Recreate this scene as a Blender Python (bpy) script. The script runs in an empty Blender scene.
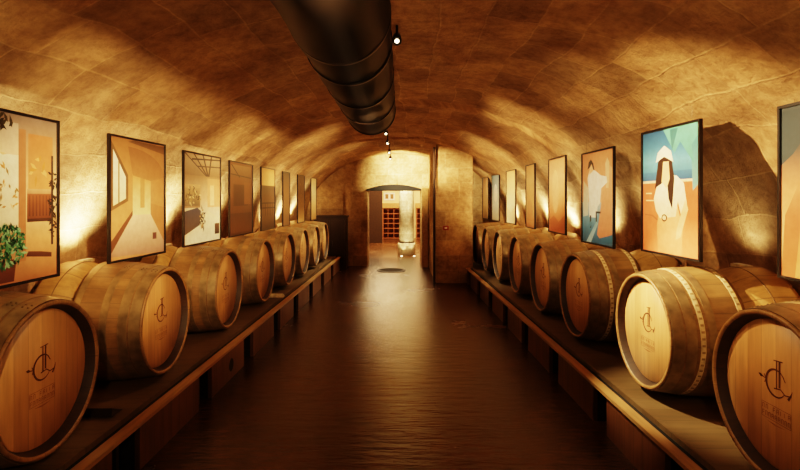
import bpy, bmesh, math, random
from mathutils import Vector, Matrix, noise
random.seed(7)
C = bpy.context.scene.collection
PI = math.pi
EYE = 1.55
F = 510.0

# ------------------------------------------------------------------ materials
def mat(name):
    m = bpy.data.materials.new(name); m.use_nodes = True
    nt = m.node_tree
    return m, nt, nt.nodes['Principled BSDF']

def N(nt, t, **kw):
    n = nt.nodes.new(t)
    for k, v in kw.items():
        if k in n.inputs: n.inputs[k].default_value = v
        else: setattr(n, k, v)
    return n

def ramp(nt, fac, stops):
    r = nt.nodes.new('ShaderNodeValToRGB')
    el = r.color_ramp.elements
    while len(el) < len(stops): el.new(0.5)
    for e, (p, c) in zip(el, stops):
        e.position = p; e.color = (*c, 1)
    nt.links.new(fac, r.inputs['Fac'])
    return r.outputs['Color']

def mixc(nt, a, b, fac, mode='MIX'):
    n = nt.nodes.new('ShaderNodeMix'); n.data_type = 'RGBA'; n.blend_type = mode
    for sock, v in ((n.inputs['Factor'], fac), (n.inputs[6], a), (n.inputs[7], b)):
        if hasattr(v, 'is_output'): nt.links.new(v, sock)
        elif isinstance(v, tuple): sock.default_value = (*v, 1)
        else: sock.default_value = v
    return n.outputs[2]

def mathn(nt, op, a, b=0.0):
    n = nt.nodes.new('ShaderNodeMath'); n.operation = op
    for i, v in enumerate((a, b)):
        if hasattr(v, 'is_output'): nt.links.new(v, n.inputs[i])
        else: n.inputs[i].default_value = v
    return n.outputs[0]

def bump(nt, p, h, strength, dist):
    b = nt.nodes.new('ShaderNodeBump')
    b.inputs['Strength'].default_value = strength; b.inputs['Distance'].default_value = dist
    nt.links.new(h, b.inputs['Height']); nt.links.new(b.outputs['Normal'], p.inputs['Normal'])

def simple(name, col, rough=0.6, metal=0.0, nscale=20, var=0.25):
    m, nt, p = mat(name)
    tc = N(nt, 'ShaderNodeTexCoord')
    n = N(nt, 'ShaderNodeTexNoise', Scale=nscale, Detail=4.0)
    nt.links.new(tc.outputs['Object'], n.inputs['Vector'])
    lo = tuple(c*(1-var) for c in col); hi = tuple(min(1, c*(1+var)) for c in col)
    nt.links.new(ramp(nt, n.outputs['Fac'], [(0.3, lo), (0.7, hi)]), p.inputs['Base Color'])
    p.inputs['Roughness'].default_value = rough; p.inputs['Metallic'].default_value = metal
    return m

def stone(name, base, bw=0.62, rh=0.31, rough_bump=0.5, mortar=None, warp=0.10):
    m, nt, p = mat(name)
    uv = N(nt, 'ShaderNodeUVMap')
    n0 = N(nt, 'ShaderNodeTexNoise', Scale=1.3, Detail=3.0)
    nt.links.new(uv.outputs['UV'], n0.inputs['Vector'])
    vs = N(nt, 'ShaderNodeVectorMath', operation='SCALE'); vs.inputs['Scale'].default_value = warp*2
    nt.links.new(n0.outputs['Color'], vs.inputs[0])
    va = N(nt, 'ShaderNodeVectorMath', operation='ADD')
    nt.links.new(uv.outputs['UV'], va.inputs[0]); nt.links.new(vs.outputs[0], va.inputs[1])
    b = N(nt, 'ShaderNodeTexBrick')
    b.inputs['Scale'].default_value = 1.0; b.inputs['Brick Width'].default_value = bw
    b.inputs['Row Height'].default_value = rh; b.inputs['Mortar Size'].default_value = 0.010
    b.inputs['Mortar Smooth'].default_value = 1.0; b.inputs['Bias'].default_value = 0.0
    b.offset = 0.43; b.squash = 0.8; b.squash_frequency = 3
    nt.links.new(va.outputs[0], b.inputs['Vector'])
    c1 = tuple(c*0.75 for c in base); c2 = tuple(min(1, c*1.12) for c in base)
    b.inputs['Color1'].default_value = (*c1, 1); b.inputs['Color2'].default_value = (*c2, 1)
    mo = mortar or tuple(min(1, c*1.15) for c in base)
    b.inputs['Mortar'].default_value = (*mo, 1)
    n1 = N(nt, 'ShaderNodeTexNoise', Scale=2.2, Detail=8.0, Roughness=0.62)
    nt.links.new(uv.outputs['UV'], n1.inputs['Vector'])
    n2 = N(nt, 'ShaderNodeTexNoise', Scale=14.0, Detail=8.0, Roughness=0.7)
    nt.links.new(uv.outputs['UV'], n2.inputs['Vector'])
    blot = ramp(nt, n1.outputs['Fac'], [(0.32, (0.42, 0.33, 0.24)), (0.60, (1, 1, 1))])
    c = mixc(nt, b.outputs['Color'], blot, 0.8, 'MULTIPLY')
    grain = ramp(nt, n2.outputs['Fac'], [(0.34, (0.45, 0.38, 0.32)), (0.58, (1, 1, 1))])
    c = mixc(nt, c, grain, 0.6, 'MULTIPLY')
    nt.links.new(c, p.inputs['Base Color'])
    p.inputs['Roughness'].default_value = 0.9
    h = mathn(nt, 'ADD', mathn(nt, 'MULTIPLY', n2.outputs['Fac'], 0.6), mathn(nt, 'MULTIPLY', n1.outputs['Fac'], 0.7))
    h = mathn(nt, 'SUBTRACT', h, mathn(nt, 'MULTIPLY', b.outputs['Fac'], 0.08))
    bump(nt, p, h, rough_bump, 0.06)
    return m

def wood(name, base, axis='Z', scale=6.0, rough=0.55, board=0.0, baxis='X', dark=0.55, coat=0.0, seam=0.06):
    """grain stretched along axis; optional board seams every `board` metres along baxis (object space)"""
    m, nt, p = mat(name)
    tc = N(nt, 'ShaderNodeTexCoord')
    mp = N(nt, 'ShaderNodeMapping')
    s = {'X': (0.08, 1, 1), 'Y': (1, 0.08, 1), 'Z': (1, 1, 0.08)}[axis]
    mp.inputs['Scale'].default_value = tuple(scale*v for v in s)
    nt.links.new(tc.outputs['Object'], mp.inputs['Vector'])
    n = N(nt, 'ShaderNodeTexNoise', Scale=4.0, Detail=6.0, Roughness=0.65)
    nt.links.new(mp.outputs[0], n.inputs['Vector'])
    n2 = N(nt, 'ShaderNodeTexNoise', Scale=2.5, Detail=3.0)
    nt.links.new(tc.outputs['Object'], n2.inputs['Vector'])
    lo = tuple(c*dark for c in base); hi = tuple(min(1, c*1.15) for c in base)
    c = ramp(nt, n.outputs['Fac'], [(0.28, lo), (0.5, base), (0.75, hi)])
    c = mixc(nt, c, ramp(nt, n2.outputs['Fac'], [(0.3, (0.7, 0.66, 0.6)), (0.7, (1, 1, 1))]), 0.7, 'MULTIPLY')
    h = n.outputs['Fac']
    if board:
        sp = N(nt, 'ShaderNodeSeparateXYZ'); nt.links.new(tc.outputs['Object'], sp.inputs[0])
        q = mathn(nt, 'DIVIDE', sp.outputs[baxis], board)
        fr = mathn(nt, 'FRACT', q)
        line = mathn(nt, 'LESS_THAN', fr, seam)
        wn = N(nt, 'ShaderNodeTexWhiteNoise', noise_dimensions='1D')
        nt.links.new(mathn(nt, 'FLOOR', q), wn.inputs['W'])
        c = mixc(nt, c, ramp(nt, wn.outputs['Value'], [(0, (0.78, 0.74, 0.70)), (1, (1, 1, 1))]), 1.0, 'MULTIPLY')
        c = mixc(nt, c, tuple(v*0.35 for v in base), mathn(nt, 'MULTIPLY', line, 0.8))
        h = mathn(nt, 'SUBTRACT', mathn(nt, 'MULTIPLY', h, 0.3), line)
    nt.links.new(c, p.inputs['Base Color'])
    p.inputs['Roughness'].default_value = rough
    p.inputs['Coat Weight'].default_value = coat
    bump(nt, p, h, 0.25, 0.01)
    return m

def stave_mat(name, base, nst=26, rough=0.5, grime=0.5):
    """staves around the local X axis; grain runs along X"""
    m, nt, p = mat(name)
    tc = N(nt, 'ShaderNodeTexCoord')
    sp = N(nt, 'ShaderNodeSeparateXYZ'); nt.links.new(tc.outputs['Object'], sp.inputs[0])
    ang = mathn(nt, 'ARCTAN2', sp.outputs['Y'], sp.outputs['Z'])
    q = mathn(nt, 'MULTIPLY', mathn(nt, 'ADD', ang, 4.0), nst/(2*PI))
    line = mathn(nt, 'LESS_THAN', mathn(nt, 'FRACT', q), 0.045)
    wn = N(nt, 'ShaderNodeTexWhiteNoise', noise_dimensions='1D')
    nt.links.new(mathn(nt, 'FLOOR', q), wn.inputs['W'])
    mp = N(nt, 'ShaderNodeMapping'); mp.inputs['Scale'].default_value = (3, 30, 30)
    nt.links.new(tc.outputs['Object'], mp.inputs['Vector'])
    n = N(nt, 'ShaderNodeTexNoise', Scale=1.0, Detail=6.0, Roughness=0.7)
    nt.links.new(mp.outputs[0], n.inputs['Vector'])
    n2 = N(nt, 'ShaderNodeTexNoise', Scale=5.0, Detail=6.0, Roughness=0.7)
    nt.links.new(tc.outputs['Object'], n2.inputs['Vector'])
    c = ramp(nt, n.outputs['Fac'], [(0.3, tuple(v*0.65 for v in base)), (0.7, tuple(min(1, v*1.15) for v in base))])
    c = mixc(nt, c, ramp(nt, wn.outputs['Value'], [(0, (0.80, 0.76, 0.72)), (1, (1, 1, 1))]), 1.0, 'MULTIPLY')
    c = mixc(nt, c, ramp(nt, n2.outputs['Fac'], [(0.35, (0.45, 0.38, 0.30)), (0.6, (1, 1, 1))]), grime, 'MULTIPLY')
    c = mixc(nt, c, tuple(v*0.3 for v in base), mathn(nt, 'MULTIPLY', line, 0.6))
    nt.links.new(c, p.inputs['Base Color']); p.inputs['Roughness'].default_value = rough
    bump(nt, p, mathn(nt, 'SUBTRACT', mathn(nt, 'MULTIPLY', n.outputs['Fac'], 0.4), line), 0.25, 0.01)
    return m

def emis(name, col, s):
    m, nt, p = mat(name)
    p.inputs['Base Color'].default_value = (*col, 1)
    p.inputs['Emission Color'].default_value = (*col, 1); p.inputs['Emission Strength'].default_value = s
    return m

M = {}
M['stone'] = stone('vault limestone', (0.64, 0.40, 0.205), 0.52, 0.29, 0.75, mortar=(0.72, 0.48, 0.26), warp=0.09)
M['stone_end'] = stone('end wall limestone', (0.60, 0.40, 0.21), 0.55, 0.27, 0.35, mortar=(0.62, 0.46, 0.27), warp=0.03)
M['head'] = wood('barrel head oak', (0.68, 0.36, 0.155), 'Z', 9.0, 0.42, board=0.085, baxis='Y', dark=0.8, coat=0.15, seam=0.025)
M['stave'] = stave_mat('aged barrel staves', (0.30, 0.170, 0.072))
M['stave_smooth'] = stave_mat('smooth rear staves', (0.43, 0.255, 0.10), 14, 0.38, 0.25)
M['chime'] = stave_mat('barrel rim wood', (0.34, 0.18, 0.07), 26, 0.5, 0.6)
M['rim_shade'] = stave_mat('inner rim wood in painted shade', (0.055, 0.024, 0.010), 26, 0.6, 0.6)  # shade inside the rim recess painted into the wood colour
M['hoop'] = simple('galvanised hoop', (0.25, 0.175, 0.095), 0.42, 0.55, 14, 0.35)
M['band'] = simple('pale stamped band', (0.62, 0.49, 0.30), 0.5, 0.2, 25, 0.3)
M['stamp'] = simple('burnt stamp on band', (0.30, 0.20, 0.10), 0.6)
M['rivet'] = simple('dark stamp', (0.16, 0.10, 0.05), 0.5, 0.3)
M['brand'] = simple('burnt brand', (0.11, 0.035, 0.012), 0.7)
M['brand_soft'] = simple('faint brand', (0.30, 0.13, 0.055), 0.7)
M['black'] = simple('black frame', (0.012, 0.009, 0.008), 0.35)
M['duct'] = simple('dark painted duct', (0.006, 0.004, 0.003), 0.45, 0.0, 3, 0.4)
M['duct'].node_tree.nodes['Principled BSDF'].inputs['Specular IOR Level'].default_value = 0.12
M['ductband'] = simple('duct seam', (0.010, 0.006, 0.005), 0.4, 0.4)
M['steel'] = simple('track metal', (0.05, 0.04, 0.03), 0.4, 0.7)
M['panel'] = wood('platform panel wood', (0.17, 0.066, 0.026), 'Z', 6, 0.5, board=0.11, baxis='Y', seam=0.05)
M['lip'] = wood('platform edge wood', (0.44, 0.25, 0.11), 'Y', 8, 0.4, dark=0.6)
M['deck'] = wood('deck board wood', (0.15, 0.09, 0.042), 'X', 6, 0.5, board=0.16, baxis='Y', dark=0.6, seam=0.03)
M['dark_wood'] = wood('dark stained wood', (0.035, 0.016, 0.008), 'Z', 5, 0.45)
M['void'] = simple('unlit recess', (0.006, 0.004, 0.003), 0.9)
M['rack'] = wood('wine rack wood', (0.30, 0.10, 0.04), 'Z', 6, 0.5)
M['cream'] = simple('cream plaster', (0.80, 0.62, 0.36), 0.85, 0, 3, 0.08)
M['column'] = stone('column limestone', (0.76, 0.62, 0.40), 0.66, 0.30, 0.15, warp=0.0)
M['partition'] = simple('matt dark brown partition', (0.035, 0.015, 0.006), 0.95)
M['lamp'] = emis('lamp lens', (1.0, 0.78, 0.48), 14)
M['red'] = simple('red plastic', (0.30, 0.025, 0.012), 0.4)
M['white'] = simple('white plastic', (0.75, 0.72, 0.66), 0.4)
M['hatch'] = simple('dark iron hatch', (0.02, 0.012, 0.008), 0.5, 0.4)

# printed artwork: colours stored on the mesh, slightly glossy sheet
m, nt, p = mat('printed sheet')
a = N(nt, 'ShaderNodeAttribute', attribute_name='Col')
tc = N(nt, 'ShaderNodeTexCoord')
nn = N(nt, 'ShaderNodeTexNoise', Scale=16.0, Detail=6.0, Roughness=0.7)
nt.links.new(tc.outputs['Object'], nn.inputs['Vector'])
nt.links.new(mixc(nt, a.outputs['Color'], ramp(nt, nn.outputs['Fac'], [(0.35, (0.80, 0.76, 0.72)), (0.6, (1, 1, 1))]), 0.6, 'MULTIPLY'), p.inputs['Base Color'])
p.inputs['Roughness'].default_value = 0.38
M['print'] = m

# floor: polished brown concrete
m, nt, p = mat('polished brown floor')
tc = N(nt, 'ShaderNodeTexCoord')
n1 = N(nt, 'ShaderNodeTexNoise', Scale=0.9, Detail=6.0, Roughness=0.6)
n2 = N(nt, 'ShaderNodeTexNoise', Scale=9.0, Detail=8.0, Roughness=0.7)
mp = N(nt, 'ShaderNodeMapping'); mp.inputs['Scale'].default_value = (1.5, 6.0, 1)
nt.links.new(tc.outputs['Object'], mp.inputs['Vector'])
n3 = N(nt, 'ShaderNodeTexNoise', Scale=2.6, Detail=6.0, Roughness=0.6)
for n in (n1, n2): nt.links.new(tc.outputs['Object'], n.inputs['Vector'])
nt.links.new(mp.outputs[0], n3.inputs['Vector'])
c = ramp(nt, n1.outputs['Fac'], [(0.3, (0.040, 0.017, 0.007)), (0.7, (0.115, 0.050, 0.020))])
c = mixc(nt, c, ramp(nt, n2.outputs['Fac'], [(0.35, (0.65, 0.6, 0.55)), (0.65, (1.15, 1.1, 1.05))]), 0.6, 'MULTIPLY')
nt.links.new(c, p.inputs['Base Color'])
rr = N(nt, 'ShaderNodeMapRange'); rr.inputs['To Min'].default_value = 0.16; rr.inputs['To Max'].default_value = 0.34
nt.links.new(n1.outputs['Fac'], rr.inputs['Value']); nt.links.new(rr.outputs[0], p.inputs['Roughness'])
bump(nt, p, mathn(nt, 'ADD', n3.outputs['Fac'], mathn(nt, 'MULTIPLY', n2.outputs['Fac'], 0.15)), 0.32, 0.03)
M['floor'] = m

# ------------------------------------------------------------------ mesh helpers
def link(name, bm, material, parent=None, loc=None, smooth=False):
    me = bpy.data.meshes.new(name)
    bmesh.ops.recalc_face_normals(bm, faces=bm.faces)
    bm.to_mesh(me); bm.free()
    if smooth:
        for f in me.polygons: f.use_smooth = True
    ms = material if isinstance(material, (list, tuple)) else [material]
    for x in ms: me.materials.append(x)
    o = bpy.data.objects.new(name, me); C.objects.link(o)
    if parent: o.parent = parent
    if loc: o.location = loc
    return o

def thing(name, label, cat, loc=(0, 0, 0), rz=0.0, group=None):
    o = bpy.data.objects.new(name, None); C.objects.link(o)
    o.empty_display_size = 0.1
    o.location = loc; o.rotation_euler = (0, 0, rz)
    tag(o, label, cat, group)
    return o

def tag(o, label, cat, group=None):
    o['label'] = label; o['category'] = cat
    if group: o['group'] = group

def struct(o): o['kind'] = 'structure'; return o

def hexa(bm, pts, mi=0):
    """8 corner points: bottom 4 then top 4"""
    v = [bm.verts.new(q) for q in pts]
    for f in ((0, 3, 2, 1), (4, 5, 6, 7), (0, 1, 5, 4), (1, 2, 6, 5), (2, 3, 7, 6), (3, 0, 4, 7)):
        fc = bm.faces.new([v[i] for i in f]); fc.material_index = mi
    return v

def box(bm, x0, x1, y0, y1, z0, z1, mi=0):
    return hexa(bm, [(x0, y0, z0), (x1, y0, z0), (x1, y1, z0), (x0, y1, z0), (x0, y0, z1), (x1, y0, z1), (x1, y1, z1), (x0, y1, z1)], mi)

def bevel(bm, w=0.004, seg=2):
    es = [e for e in bm.edges if e.is_manifold and e.calc_face_angle(0) > 0.6]
    bmesh.ops.bevel(bm, geom=es, offset=w, segments=seg, affect='EDGES', profile=0.6)

def lathe_x(bm, prof, n=64, mi=0, sharp=False):
    """profile [(x, r)...] revolved about the X axis"""
    rings = []
    for x, r in prof:
        if r < 1e-6: rings.append([bm.verts.new((x, 0, 0))]*n)
        else: rings.append([bm.verts.new((x, r*math.sin(2*PI*i/n), r*math.cos(2*PI*i/n))) for i in range(n)])
    for a, b in zip(rings, rings[1:]):
        for i in range(n):
            j = (i+1) % n
            vs = []
            for v in (a[i], a[j], b[j], b[i]):
                if v not in vs: vs.append(v)
            if len(vs) > 2:
                f = bm.faces.new(vs); f.smooth = True; f.material_index = mi
    if sharp:
        for rg in rings:
            for i in range(n):
                e = bm.edges.get((rg[i], rg[(i+1) % n])) if rg[i] != rg[(i+1) % n] else None
                if e: e.smooth = False

def tube(bm, pts, r, n=8, mi=0):
    pts = [Vector(q) for q in pts]
    rings = []
    for k, q in enumerate(pts):
        d = (pts[min(k+1, len(pts)-1)] - pts[max(k-1, 0)]).normalized()
        u = d.orthogonal().normalized(); w = d.cross(u)
        rings.append([bm.verts.new(q + r*(math.cos(2*PI*i/n)*u + math.sin(2*PI*i/n)*w)) for i in range(n)])
    for a, b in zip(rings, rings[1:]):
        for i in range(n):
            bm.faces.new((a[i], a[(i+1) % n], b[(i+1) % n], b[i])).material_index = mi
    bm.faces.new(rings[0][::-1]); bm.faces.new(rings[-1])

# ------------------------------------------------------------------ the vaulted cellar
VN = 2.3
def half_w(Y): 
    return 2.58 - 0.022*max(min(Y, 12.4), -1.5) 
def vault_pt(t, Y, A, B, z0=0.55):
    """t in [-1,1] across; superellipse arch"""
    th = t*PI/2
    s, c = math.sin(th), math.cos(th)
    return math.copysign(abs(s)**(2/VN), s)*A, z0 + abs(c)**(2/VN)*B
def vault_x(Y, z):
    A = half_w(Y)
    return A*(max(0, 1-((z-0.55)/2.15)**VN))**(1/VN) if z > 0.55 else A

Y0, Y1 = -1.5, 12.0
def build_vault():
    ys = []
    y = Y0
    while y < Y1-1e-6: ys.append(y); y += 0.075
    ys.append(Y1)
    ys += [5.96, 6.0, 9.10, 9.14]; ys = sorted(set(ys))
    nside, narc = 8, 116
    cols = []     # (kind) cross section params
    for i in range(nside): cols.append(('L', i/nside))
    for i in range(narc+1): cols.append(('A', -1+2*i/narc))
    for i in range(nside-1, -1, -1): cols.append(('R', i/nside))
    grid = []
    for Y in ys:
        k = 0.0
        if Y > 5.98: k += 0.045
        if Y > 9.12: k += 0.035
        A = half_w(Y) - k*0.5; B = 2.15 - k
        row = []; arc = 0; prev = None
        for kind, t in cols:
            if kind == 'L': x, z = -A, 0.55*t
            elif kind == 'R': x, z = A, 0.55*t
            else: x, z = vault_pt(t, Y, A, B)
            n_ = Vector((x, 0, max(z-0.55, 0.0))); n_ = n_.normalized() if n_.length > 0 else Vector((1, 0, 0))
            if prev: arc += math.hypot(x-prev[0], z-prev[1])
            prev = (x, z)
            q = Vector((x, Y, z))
            d = noise.fractal(q*1.1, 1.0, 2.0, 5)*0.030
            rough = 1.0 if x > 0 else 0.45
            rg = noise.ridged_multi_fractal(Vector((x*1.4, Y*0.7, z*3.2))+Vector((9, 2, 4)), 1.0, 2.1, 4, 1.0, 2.0)
            d += (rg-1.2)*0.022*rough
            d = max(-0.04, min(0.035, d))
            edge = 1 if kind == 'A' else 0.4
            row.append((q - n_*(-d*edge) , (Y, arc)))
        grid.append(row)
    zs = [r[1] for r in [(0, g[0].z) for g in grid[0]]]
    ncol = len(cols)
    # split columns into wall_left / ceiling / wall_right at z = 1.95
    iL = next(i for i in range(ncol) if grid[0][i][0].z > 1.95)
    iR = ncol-1-iL
    for nm, a, b in (('wall_left', 0, iL), ('ceiling', iL, iR), ('wall_right', iR, ncol-1)):
        bm = bmesh.new();
        uvl = bm.loops.layers.uv.new('UVMap')
        vv = [[bm.verts.new(grid[r][c][0]) for c in range(a, b+1)] for r in range(len(ys))]
        for r in range(len(ys)-1):
            for c in range(b-a):
                f = bm.faces.new((vv[r][c], vv[r][c+1], vv[r+1][c+1], vv[r+1][c]))
                f.smooth = True
                for lp, (rr_, cc_) in zip(f.loops, ((r, c), (r, c+1), (r+1, c+1), (r+1, c))):
                    lp[uvl].uv = grid[rr_][a+cc_][1]
        me = bpy.data.meshes.new(nm); bm.to_mesh(me); bm.free()
        me.materials.append(M['stone'])
        o = bpy.data.objects.new(nm, me); C.objects.link(o); struct(o)
build_vault()

def uvbox(o):
    """project metres-based uv on an axis aligned mesh"""
    me = o.data
    uv = me.uv_layers.new(name='UVMap') if not me.uv_layers else me.uv_layers[0]
    for f in me.polygons:
        n_ = f.normal
        for li in f.loop_indices:
            co = me.vertices[me.loops[li].vertex_index].co
            if abs(n_.y) > 0.6: u = (co.x, co.z)
            elif abs(n_.x) > 0.6: u = (co.y, co.z)
            else: u = (co.x, co.y)
            uv.data[li].uv = u

# floor
bm = bmesh.new(); box(bm, -5, 5, -1.5, 20.6, -0.12, 0.0)
struct(link('floor', bm, M['floor']))
bm = bmesh.new(); box(bm, -3.4, 3.4, -1.75, -1.5, 0, 3.0)
o = struct(link('wall_back', bm, M['stone'])); uvbox(o)

# end wall with a segmental arched opening
def arch_z(x, xc=-0.13, hw=0.62, spring=1.785, rise=0.10):
    t = (x-xc)/hw
    return spring + rise*(1-t*t)
def end_wall():
    bm = bmesh.new()
    x0, x1, ya, yb = -0.75, 0.49, 12.0, 12.42
    box(bm, -3.2, x0, ya, yb, 0, 3.0)
    box(bm, x1, 3.2, ya, yb, 0, 3.0)
    n = 20
    for i in range(n):
        a = x0+(x1-x0)*i/n; b = x0+(x1-x0)*(i+1)/n
        hexa(bm, [(a, ya, arch_z(a)), (b, ya, arch_z(b)), (b, yb, arch_z(b)), (a, yb, arch_z(a)), (a, ya, 3.0), (b, ya, 3.0), (b, yb, 3.0), (a, yb, 3.0)])
    bmesh.ops.remove_doubles(bm, verts=bm.verts, dist=1e-4)
    return link('wall_end', bm, M['stone_end'])
o = struct(end_wall()); uvbox(o)
# curved board across the opening's head, near-black to paint the soffit's shade
bm = bmesh.new()
n = 24
for i in range(n):
    xa = -0.80+1.33*i/n; xb = -0.80+1.33*(i+1)/n
    za, zb = (1.775+0.115*(1-((x_+0.135)/0.665)**2) for x_ in (xa, xb))
    hexa(bm, [(xa, 11.93, 1.745), (xb, 11.93, 1.745), (xb, 12.30, 1.745), (xa, 12.30, 1.745), (xa, 11.93, za), (xb, 11.93, zb), (xb, 12.30, zb), (xa, 12.30, za)])
bmesh.ops.remove_doubles(bm, verts=bm.verts, dist=1e-4)
struct(link('trim_1', bm, M['void']))
# stone piers
bm = bmesh.new(); box(bm, 0.66, 1.34, 9.4, 11.99, 0, 2.74); bmesh.ops.subdivide_edges(bm, edges=bm.edges, cuts=14, use_grid_fill=True)
for v in bm.verts:
    v.co += Vector(noise.noise_vector(v.co*3.1))*0.010
o = struct(link('wall_pier', bm, M['stone_end'])); uvbox(o)
bm = bmesh.new(); box(bm, 1.345, 2.6, 11.12, 11.99, 0, 2.74)
o = struct(link('wall_end_right', bm, M['stone_end'])); uvbox(o)
bm = bmesh.new(); box(bm, -1.26, -0.755, 11.80, 11.99, 0, 1.72); bevel(bm, 0.01)
o = struct(link('wall_buttress', bm, M['stone_end'])); uvbox(o)
# dark steel frame on the pier corner and the recess between pier and opening
bm = bmesh.new(); box(bm, 0.61, 0.65, 9.36, 9.44, 0, 2.50); bevel(bm)
struct(link('trim_2', bm, M['dark_wood']))
bm = bmesh.new(); box(bm, 0.50, 0.64, 11.55, 11.98, 0, 1.80); bevel(bm, 0.01)
struct(link('trim_3', bm, M['lip']))

# room beyond the opening
bm = bmesh.new()
box(bm, -4, 4, 20.2, 20.4, 0, 3.2)
o = struct(link('wall_far', bm, M['cream'])); uvbox(o)
for nm, xa, xb in (('wall_far_left', -4.2, -4.0), ('wall_far_right', 4.0, 4.2)):
    bm = bmesh.new(); box(bm, xa, xb, 12.42, 20.4, 0, 3.2); struct(link(nm, bm, M['cream']))
bm = bmesh.new(); box(bm, -4.2, 4.2, 12.42, 20.4, 3.2, 3.3); struct(link('ceiling_far', bm, M['cream']))
bm = bmesh.new(); box(bm, -1.6, -0.62, 17.9, 18.05, 0, 2.6); struct(link('wall_partition', bm, M['partition']))

# column
t = thing('stone_column', 'pale round stone column on a wider plinth in the bright room beyond the arch', 'column', (0.18, 14.1, 0))
def lathe_z(bm, prof, n=48, uv=True):
    uvl = bm.loops.layers.uv.new('UVMap') if uv else None
    rings = [[bm.verts.new((r*math.cos(2*PI*i/n), r*math.sin(2*PI*i/n), z)) for i in range(n)] for z, r in prof]
    for k, (a, b) in enumerate(zip(rings, rings[1:])):
        for i in range(n):
            j = (i+1) % n
            f = bm.faces.new((a[i], a[j], b[j], b[i])); f.smooth = True
            if uv:
                R_ = prof[k][1]
                for lp, (ii, zz) in zip(f.loops, ((i, prof[k][0]), (i+1, prof[k][0]), (i+1, prof[k+1][0]), (i, prof[k+1][0]))):
                    lp[uvl].uv = (ii/n*2*PI*0.21, zz)
    bm.faces.new(rings[0][::-1]); bm.faces.new(rings[-1])
bm = bmesh.new(); lathe_z(bm, [(0.37, 0.205), (1.4, 0.205), (3.19, 0.20)]); link('shaft', bm, M['column'], t)
bm = bmesh.new(); lathe_z(bm, [(0.0, 0.245), (0.30, 0.245), (0.335, 0.235), (0.345, 0.215)]); link('plinth', bm, M['column'], t)
bm = bmesh.new(); lathe_z(bm, [(0.345, 0.214), (0.372, 0.214)], uv=False); link('joint_ring', bm, M['dark_wood'], t)
for i, dx in enumerate((-0.14, 0.20)):
    tt = thing('floor_uplight', ['small round uplight at the left foot of the stone column', 'small round uplight at the right foot of the stone column'][i], 'lamp', (0.18+dx, 13.70, 0), 0)
    bm = bmesh.new(); lathe_z(bm, [(0.0, 0.045), (0.012, 0.045), (0.016, 0.036)], uv=False); link('bezel', bm, M['steel'], tt)
    bm = bmesh.new(); lathe_z(bm, [(0.0162, 0.03), (0.018, 0.028)], uv=False); link('lens', bm, M['lamp'], tt)

# wine racks on the far wall
def rack(label, x0, x1, h):
    t = thing('wine_rack', label, 'wine rack', ((x0+x1)/2, 19.9, 0))
    w = x1-x0
    bm = bmesh.new()
    box(bm, -w/2, -w/2+0.04, -0.2, 0.2, 0, h); box(bm, w/2-0.04, w/2, -0.2, 0.2, 0, h)
    box(bm, -w/2+0.04, w/2-0.04, 0.18, 0.2, 0, h)
    link('carcass', bm, M['rack'], t)
    nsh = 6
    for i in range(nsh+1):
        z = 0.02+(h-0.06)*i/nsh
        bm = bmesh.new(); box(bm, -w/2+0.041, w/2-0.041, -0.19, 0.179, z, z+0.025); link('shelf', bm, M['rack'], t)
    nd = max(1, int(w/0.2))
    for i in range(1, nd):
        x = -w/2+w*i/nd
        bm = bmesh.new(); box(bm, x-0.012, x+0.012, -0.195, -0.191, 0.02, h-0.02); link('divider', bm, M['rack'], t)
    bm = bmesh.new(); box(bm, -w/2-0.03, w/2+0.03, -0.24, 0.2, h+0.001, h+0.19); bevel(bm); link('cornice', bm, M['lip'], t)
rack('low reddish wooden wine rack on the far wall, left of the column', -0.68, 0.20, 1.20)
rack('reddish wooden wine rack on the far wall, showing right of the column', 0.62, 1.30, 1.20)
t = thing('framed_picture', 'small double picture on the bright wall above the far wine rack', 'picture', (-0.42, 20.17, 1.50))
bm = bmesh.new(); box(bm, -0.22, 0.22, 0, 0.025, 0, 0.30); link('frame', bm, M['white'], t)
for dx in (-0.10, 0.10):
    bm = bmesh.new(); box(bm, dx-0.06, dx+0.06, -0.004, -0.001, 0.06, 0.24); link('print', bm, M['stave'], t)

# cabinet in the left corner
t = thing('dark_cabinet', 'dark wooden cupboard in the far left corner behind the barrel row', 'cabinet', (-1.56, 11.6, 0))
bm = bmesh.new(); box(bm, -0.36, 0.36, -0.25, 0.16, 0.0, 1.14); bevel(bm, 0.006); link('carcass', bm, M['dark_wood'], t)
bm = bmesh.new(); box(bm, -0.38, 0.38, -0.28, 0.17, 1.141, 1.18); bevel(bm, 0.006); link('top_board', bm, M['dark_wood'], t)
for sx in (-1, 1):
    bm = bmesh.new(); box(bm, min(sx*0.01, sx*0.33), max(sx*0.01, sx*0.33), -0.27, -0.251, 0.08, 1.08); bevel(bm, 0.004); d = link('door', bm, M['dark_wood'], t)
    bm = bmesh.new(); box(bm, sx*0.05-0.008, sx*0.05+0.008, -0.29, -0.271, 0.5, 0.62); link('handle', bm, M['steel'], d)

# hatch in floor
t = thing('floor_hatch', 'dark round iron hatch set in the floor before the arched opening', 'hatch', (-0.19, 11.05, 0))
bm = bmesh.new(); lathe_z(bm, [(0, 0.31), (0.012, 0.31), (0.016, 0.30)], uv=False); link('cover', bm, M['hatch'], t)
bm = bmesh.new(); lathe_z(bm, [(0.0165, 0.26), (0.02, 0.255)], uv=False); link('inner_disc', bm, M['void'], t)

# fire call point
t = thing('fire_call_point', 'small red fire call box with pale plate on the stone pier', 'alarm', (0.84, 9.37, 1.02))
bm = bmesh.new(); box(bm, -0.05, 0.05, -0.03, 0.028, -0.036, 0.036); bevel(bm, 0.006); link('housing', bm, M['red'], t)
bm = bmesh.new(); box(bm, -0.024, 0.024, -0.034, -0.0305, -0.012, 0.012); link('button_plate', bm, M['white'], t)

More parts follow.
